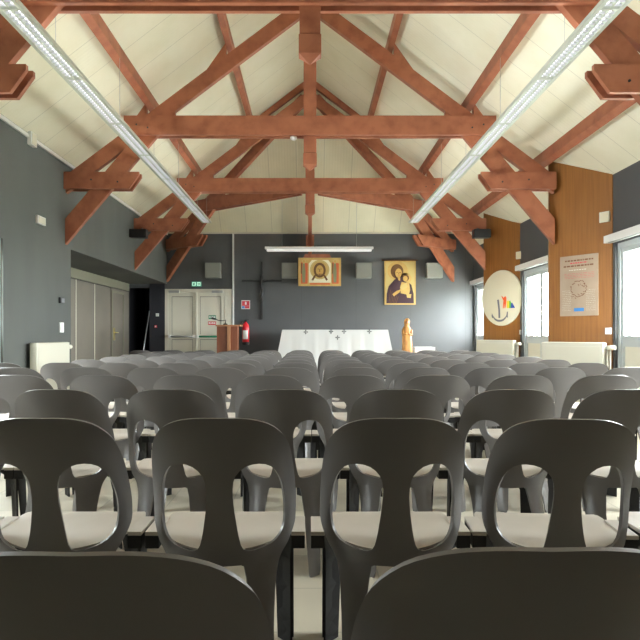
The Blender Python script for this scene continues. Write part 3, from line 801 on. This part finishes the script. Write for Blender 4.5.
# coordinates as fractions of the oval's bounding box
dpoly([(.395, .47), (.44, .475), (.47, .29), (.475, .14), (.43, .14), (.425, .29)], 0, 0)
arc_o = [(.26 + .0 + .40 * i / 12, .125 - .035 * math.sin(PI * i / 12) + (.09 * abs(i / 6 - 1) ** 3) ) for i in range(13)]
for (a, b), (c, d) in zip(arc_o, arc_o[1:]): dpoly([(a, b - .018), (c, d - .018), (c, d + .018), (a, b + .018)], 0, 0)
dpoly([(.245, .20), (.27, .14), (.30, .16)], 0, 0); dpoly([(.64, .25), (.665, .25), (.66, .14), (.62, .16)], 0, 0)
dpoly([(.50, .54), (.52, .535), (.555, .50), (.60, .53), (.63, .50), (.625, .42), (.60, .31), (.585, .31), (.575, .40), (.56, .31), (.54, .31), (.555, .45)], 1, 1)
dpoly([(.64, .43), (.67, .45), (.70, .43), (.70, .31), (.64, .31)], 1, 2)
dpoly([(.70, .44), (.725, .44), (.76, .37), (.75, .31), (.70, .31)], 2, 3)
dpoly([(.74, .38), (.765, .41), (.80, .37), (.84, .31), (.74, .31)], 3, 4)
def dline(cx, cz, rx, rz):
    n = 24
    for i in range(n):
        a, b = 2 * PI * i / n, 2 * PI * (i + .8) / n
        dpoly([(cx + rx * math.cos(a), cz + rz * math.sin(a)), (cx + rx * math.cos(b), cz + rz * math.sin(b)), (cx + rx * .96 * math.cos(b), cz + rz * .94 * math.sin(b)), (cx + rx * .96 * math.cos(a), cz + rz * .94 * math.sin(a))], 0, 5)
dline(.40, .74, .18, .09)
obj('drawing', bm, [M['anchor'], M['orange'], M['yellow'], M['lime'], M['indigo'], M['cream']], t)
# small square wall lights and switches on the piers
for k, zc_, lab in ((0, 2.49, 'small square cream fitting high on the pier with the oval sign'), (1, 2.54, 'small square cream fitting high on the pier with the poster')):
    mp = pmap(k); ln = pier_frame(k)[1]
    t = thing('wall_detector', lab, 'wall fitting', 'square cream fittings on the piers')
    bm = new(); prism(bm, [(ln - .16, zc_ - .065), (ln - .025, zc_ - .065), (ln - .025, zc_ + .065), (ln - .16, zc_ + .065)], -.022, -.001, mp); obj('casing', bm, M['cream'], t)
    bm = new(); prism(bm, [(ln - .145, zc_ - .05), (ln - .04, zc_ - .05), (ln - .04, zc_ + .05), (ln - .145, zc_ + .05)], -.026, -.0225, mp); obj('cover', bm, M['disc'], t)
for k, lab in ((0, 'small white switch low on the pier beside the middle window'), (1, 'small white switch low on the pier beside the near window')):
    mp = pmap(k); ln = pier_frame(k)[1]
    t = thing('light_switch', lab, 'switch', 'white switches on the piers')
    bm = new(); prism(bm, [(ln - .075, 1.08), (ln - .005, 1.08), (ln - .005, 1.16), (ln - .075, 1.16)], -.03, -.001, mp); obj('plate', bm, M['white'], t)
    bm = new(); prism(bm, [(ln - .055, 1.095), (ln - .025, 1.095), (ln - .025, 1.145), (ln - .055, 1.145)], -.037, -.0305, mp); obj('rocker', bm, M['pvc'], t)

# left wall fittings
def lw_box(name, lab, cat, px0, px1, py0, py1, dep, m, m2=None, pn='cover'):
    y0, y1 = -XL * 640 / (310 - px0), -XL * 640 / (310 - px1); ym = (y0 + y1) / 2
    z1 = 1.07 + (335 - py0) * ym / 640; z0 = 1.07 + (335 - py1) * ym / 640
    t = thing(name, lab, cat)
    bm = new(); box(bm, XL, XL + dep, y0, y1, z0, z1, .006); obj('casing', bm, m, t)
    bm = new(); box(bm, XL + dep, XL + dep + .006, y0 + .02, y1 - .02, z0 + .012, z1 - .012, .002); obj(pn, bm, m2 or m, t)
lw_box('emergency_light', 'small white emergency light on the dark left wall', 'emergency light', 35.5, 43.5, 216.5, 224.5, .03, M['white'], M['cream'])
lw_box('thermostat', 'small dark thermostat on the left wall above the white switch', 'thermostat', 58.5, 62.5, 297.5, 303.5, .03, M['black'], M['anchor'])
lw_box('light_switch', 'white switch panel on the left wall above the radiator', 'switch', 59, 62.5, 322.5, 332.5, .02, M['white'], M['white'], 'rocker')
lw_box('ceiling_sensor', 'small white sensor box right under the left eave', 'sensor', 27, 33, 133, 146, .05, M['white'], M['cream'])

# black loudspeakers under the far truss ends
for s, lab in ((-1, 'small black loudspeaker on the left wall under the far truss'), (1, 'small black loudspeaker on the right under the far truss')):
    t = thing('loudspeaker', lab, 'loudspeaker', 'black loudspeakers under the far truss')
    y = 11.62; x0, x1 = sorted((s * 3.265, s * 2.96)); 
    bm = new(); box(bm, x0, x1, y - .08, y + .10, 2.83, 2.985, .012); obj('cabinet', bm, M['black'], t)
    bm = new(); box(bm, x0 + .02, x1 - .02, y - .087, y - .0805, 2.85, 2.965, .003); obj('grille', bm, M['black'], t)
    bm = new(); tube(bm, [(s * 3.1, y + .02, 2.983), (s * 3.1, y + .27, 3.05)], .012, 8); obj('mount', bm, M['black'], t)

# ------------------------------------------------------------------ the chair
def catmull(pts, n=4, closed=True):
    out = []; N_ = len(pts)
    for i in range(N_ if closed else N_ - 1):
        p = [Vector(pts[(i + j - 1) % N_]) if closed else Vector(pts[min(max(i + j - 1, 0), N_ - 1)]) for j in range(4)]
        for k in range(n):
            t = k / n
            out.append(.5 * ((2 * p[1]) + (-p[0] + p[2]) * t + (2 * p[0] - 5 * p[1] + 4 * p[2] - p[3]) * t * t + (-p[0] + 3 * p[1] - 3 * p[2] + p[3]) * t ** 3))
    if not closed: out.append(Vector(pts[-1]))
    return [(v.x, v.y) for v in out]
def inside(p, poly):
    x, y = p; c = False; j = len(poly) - 1
    for i in range(len(poly)):
        (xi, yi), (xj, yj) = poly[i], poly[j]
        if (yi > y) != (yj > y) and x < (xj - xi) * (y - yi) / (yj - yi) + xi: c = not c
        j = i
    return c
def dist(p, poly):
    return min((p[0] - q[0]) ** 2 + (p[1] - q[1]) ** 2 for q in poly) ** .5
def sheet(outline, holes, step, mapf, thick, splitz=()):
    """filled outline with holes, mapped to space and thickened; returns list of bmesh per z band"""
    verts = []; edges = []
    for poly in [outline] + holes:
        b = len(verts); verts += poly; edges += [(b + i, b + (i + 1) % len(poly)) for i in range(len(poly))]
    us = [p[0] for p in outline]; ws = [p[1] for p in outline]
    w = min(ws) + step / 2; allp = [outline] + holes; row = 0
    while w < max(ws):
        u = min(us) + (step / 2 if row % 2 else 0)
        while u < max(us):
            if inside((u, w), outline) and not any(inside((u, w), h) for h in holes) and min(dist((u, w), q) for q in allp) > step * .55: verts.append((u, w))
            u += step
        w += step * .87; row += 1
    vo, _, fo, *_r = delaunay_2d_cdt([Vector(v) for v in verts], edges, [], 0, 1e-5)
    bm = new(); V = [bm.verts.new(mapf(v.x, v.y)) for v in vo]; zc = {}
    for f in fo:
        c = sum((vo[i] for i in f), Vector((0, 0))) / len(f)
        if inside(c, outline) and not any(inside(c, h) for h in holes):
            bm.faces.new([V[i] for i in f])
    bmesh.ops.delete(bm, geom=[v for v in bm.verts if not v.link_faces], context='VERTS')
    bmesh.ops.recalc_face_normals(bm, faces=bm.faces)
    bmesh.ops.solidify(bm, geom=bm.faces[:], thickness=thick)
    return bm
def band(bm, test):
    b = bm.copy(); bmesh.ops.delete(b, geom=[f for f in b.faces if not test(f.calc_center_median())], context='FACES'); return b

def interp(x, tab):
    for (a, va), (b, vb) in zip(tab, tab[1:]):
        if x <= b:
            t = max(0, (x - a) / (b - a)); t = t * t * (3 - 2 * t) if False else t
            return va + (vb - va) * t
    return tab[-1][1]
CW = 1.03
YP = [(0, -.055), (.15, -.01), (.30, .045), (.38, .068), (.46, .072), (.55, .058), (.68, .03), (.83, 0)]
def smooth_interp(x, tab):
    e = .04
    return (interp(x - e, tab) + 2 * interp(x, tab) + interp(x + e, tab)) / 4
WR = [(0, .035), (.30, .08), (.42, .105), (.55, .118), (.68, .092), (.83, .04)]
def back_map(u, z):
    a = abs(u)
    y = smooth_interp(z, YP) + smooth_interp(z, WR) * (a / .21) ** 2.3
    # the legs bend into an angle section: strong turn at the outer edge
    if z < .42: y += max(0, a - .12) * 1.0 * min(1, (.42 - z) / .1)
    return Vector((u * CW, y, z))
half = [(0, .826), (.06, .826), (.112, .819), (.158, .799), (.189, .762), (.203, .712), (.2095, .65), (.2125, .58), (.213, .50), (.207, .46), (.191, .42), (.170, .385), (.158, .345), (.152, .28), (.150, .15), (.150, .02), (.148, 0), (.112, 0), (.108, .02), (.099, .14), (.088, .25), (.076, .33), (.068, .365), (.060, .372), (0, .372)]
right = catmull(half[:15], 3, False) + half[15:]
outline = right + [(-u, z) for u, z in reversed(right[1:-1])]
hole = catmull([(.112, .686), (.145, .674), (.168, .635), (.179, .58), (.182, .53), (.180, .48), (.167, .445), (.140, .424), (.096, .411), (.066, .416), (.054, .45), (.046, .50), (.039, .56), (.038, .61), (.047, .65), (.075, .678)], 2)
hole2 = [(-u, z) for u, z in reversed(hole)]
bkm = sheet(outline, [hole, hole2], .022, back_map, .010)

# the seat
def seat_map(u, v):
    a = abs(u)
    z = .432 - .012 * math.sin(PI * min(max((v - .07) / .33, 0), 1)) * (1 - (a / .22) ** 2)
    if v > .40: z -= (v - .40) ** 2 * 9
    edge = max(0, a - .185); z -= edge ** 2 * 6
    t = max(0, (.20 - v) / .12); z -= .026 * t * t
    return Vector((u * CW, v, z))
so = catmull([(0, .074), (.07, .086), (.13, .112), (.178, .152), (.203, .190), (.212, .25), (.214, .33), (.205, .40), (.17, .445), (.09, .456), (0, .458)], 3, False)
so = so + [(-u, v) for u, v in reversed(so[1:-1])]
stm = sheet(so, [], .03, seat_map, -.008)
# front: apron with the two front legs
def front_map(u, z):
    a = abs(u); return Vector((u * CW, .405 + .018 * (z < .36) * 0 + (.43 - z) * .05 - .10 * (a / .21) ** 4, z))
fo = [(0, .425), (.205, .425), (.212, .40), (.205, .30), (.206, .0), (.160, .0), (.150, .28), (.13, .34), (.08, .365), (0, .37)]
fo = catmull(fo[1:3], 1, False) and fo
fdense = []
for (a, b), (c, d) in zip(fo, fo[1:]):
    n = max(1, int(math.hypot(c - a, d - b) / .03))
    fdense += [(a + (c - a) * i / n, b + (d - b) * i / n) for i in range(n)]
fdense.append(fo[-1])
fout = fdense + [(-u, z) for u, z in reversed(fdense[1:-1])]
frm = sheet(fout, [], .03, front_map, .008)

CG = 'grey plastic chairs in rows'
def make_chair():
    t = thing('stacking_chair', 'x', 'chair', CG)
    obj('backrest', band(bkm, lambda c: c.z > .372), M['plastic'], t, 40)
    for s in (-1, 1):
        obj('rear_leg', band(bkm, lambda c: c.z <= .372 and c.x * s > 0), M['plastic'], t, 40)
    obj('seat', stm.copy(), M['plastic_lit'], t, 40)
    obj('front_apron', band(frm, lambda c: c.z > .335), M['plastic_shaded'], t, 40)
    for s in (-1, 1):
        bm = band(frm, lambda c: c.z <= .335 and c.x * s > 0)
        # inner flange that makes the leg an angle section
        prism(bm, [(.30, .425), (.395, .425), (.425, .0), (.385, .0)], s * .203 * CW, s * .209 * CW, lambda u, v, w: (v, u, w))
        obj('front_leg', bm, M['plastic_shaded'], t)
        bm = new()
        x0, x1 = sorted((s * .206 * CW, s * .256))
        box(bm, x0, x1, .17, .345, .427, .440, .002); lk = obj('link_bracket', bm, M['plastic_lit'], t)
        bm = new(); box(bm, x0, x1 , .172, .343, .385, .4265, .002); obj('bracket_rib', bm, M['plastic_shaded'], lk)
    return t
chair0 = make_chair()
used = [False]
def dup(root):
    r = root.copy(); C.objects.link(r)
    for ch in list(root.children):
        c = ch.copy(); C.objects.link(c); c.parent = r
        for gch in ch.children:
            d = gch.copy(); C.objects.link(d); d.parent = c
    return r
rows = [  # (distance of the back tops, centres in photo pixels)
    (.717, [91, 536]),
    (1.88, [-118, 50, 220, 394, 567, 740]),
    (2.87, [-57, 57, 172, 285, 400, 512, 624]),
    (3.90, [20, 106, 189, 270, 353, 437, 517, 600]),
    (4.82, [17, 88, 155, 222, 291, 358, 424, 490, 556, 625]),
    (5.62, [10, 68, 127, 182, 240, 296, 353, 405, 463, 522, 579]),
    (6.37, [96, 147, 198, 249, 297, 343, 391, 441, 493, 544]),
]
for d, off in ((7.2, -.13), (8.0, -.16), (8.75, -.14), (9.5, -.17), (10.3, -.15)):
    xs = []
    i = -4
    for i in range(-4 if d < 10 else -5, 6):
        xs.append(310 + (off + .5 * i) * 640 / d)
    rows.append((d, xs))
ords = ['first', 'second', 'third', 'fourth', 'fifth', 'sixth', 'seventh', 'eighth', 'ninth', 'tenth', 'eleventh', 'twelfth']
rj = random.Random(11)
for r, (d, xs) in enumerate(rows):
    for i, px in enumerate(xs):
        c = chair0 if not used[0] else dup(chair0); used[0] = True
        j = 1 if r > 1 else 0
        n_ = len(xs); x = sum((p_ - 310) * d / 640 for p_ in xs) / n_ * 1.03 + (i - (n_ - 1) / 2) * .517
        c.location = (x, d + (rj.uniform(-.03, .03) if r > 3 else 0), 0)
        c.rotation_euler.z = math.radians(rj.uniform(-.4, .4) if r > 1 else 0)
        if r == 1 and i == 4: c.rotation_euler.z = math.radians(-5); c.location.y -= .02; 
        if r == 1 and i == 2: c.rotation_euler.z = math.radians(.2)
        if r == 1: c.location.x += (-.022, -.018, -.010, .004, -.010, .035)[i]
        if r == 0:
            c['label'] = ['dark grey plastic chair nearest the camera, cut off at the bottom left', 'dark grey plastic chair nearest the camera, cut off at the bottom right'][i]
            c.location.x += (-.012, .012)[i]
            if i: c.location.y += .015
        else:
            nm = {1: 'in the second row from the camera'}.get(r, 'in the %s row from the camera' % ords[r])
            c['label'] = 'grey plastic chair, %s from the left %s' % (ords[i], nm) if r < 11 else 'grey plastic chair, %s from the left in the last row before the altar' % ords[i]
        c['group'] = 'grey plastic chairs in the %s row' % ords[r]
for b in (bkm, stm, frm): b.free()

# ------------------------------------------------------------------ daylight, camera, view
w = bpy.data.worlds.new('sky'); S.world = w; w.use_nodes = True
bg = w.node_tree.nodes['Background']; bg.inputs['Color'].default_value = (.93, .97, 1, 1); bg.inputs['Strength'].default_value = 42.0
def portal(y0, y1, x, side, z0=1.0, z1=2.1):
    l = bpy.data.lights.new('window_portal', 'AREA'); l.shape = 'RECTANGLE'; l.size = z1 - z0; l.size_y = y1 - y0
    l.cycles.is_portal = True
    ob = bpy.data.objects.new('window_portal', l); C.objects.link(ob)
    ob.location = (x, (y0 + y1) / 2, (z0 + z1) / 2); ob.rotation_euler = (0, math.radians(90) * side, 0)
for a, b in wins: portal(a, b, XR + .15, 1)
for a, b in wl: portal(a, b, XL - .15, -1)

cam = bpy.data.cameras.new('camera'); co = bpy.data.objects.new('camera', cam); C.objects.link(co)
co.location = (0, 0, 1.07); co.rotation_euler = (PI / 2, 0, 0)
cam.sensor_width = 36; cam.lens = 36; cam.shift_x = 10 / 640; cam.shift_y = 15 / 640; cam.clip_start = .05
S.camera = co
S.view_settings.view_transform = 'Standard'; S.view_settings.look = 'None'; S.view_settings.gamma = 1
S.view_settings.use_curve_mapping = False; S.view_settings.exposure = 0.62
S.cycles.max_bounces = 10; S.cycles.diffuse_bounces = 6; S.cycles.use_denoising = True
S.cycles.sample_clamp_indirect = 8; S.cycles.caustics_reflective = False; S.cycles.caustics_refractive = False
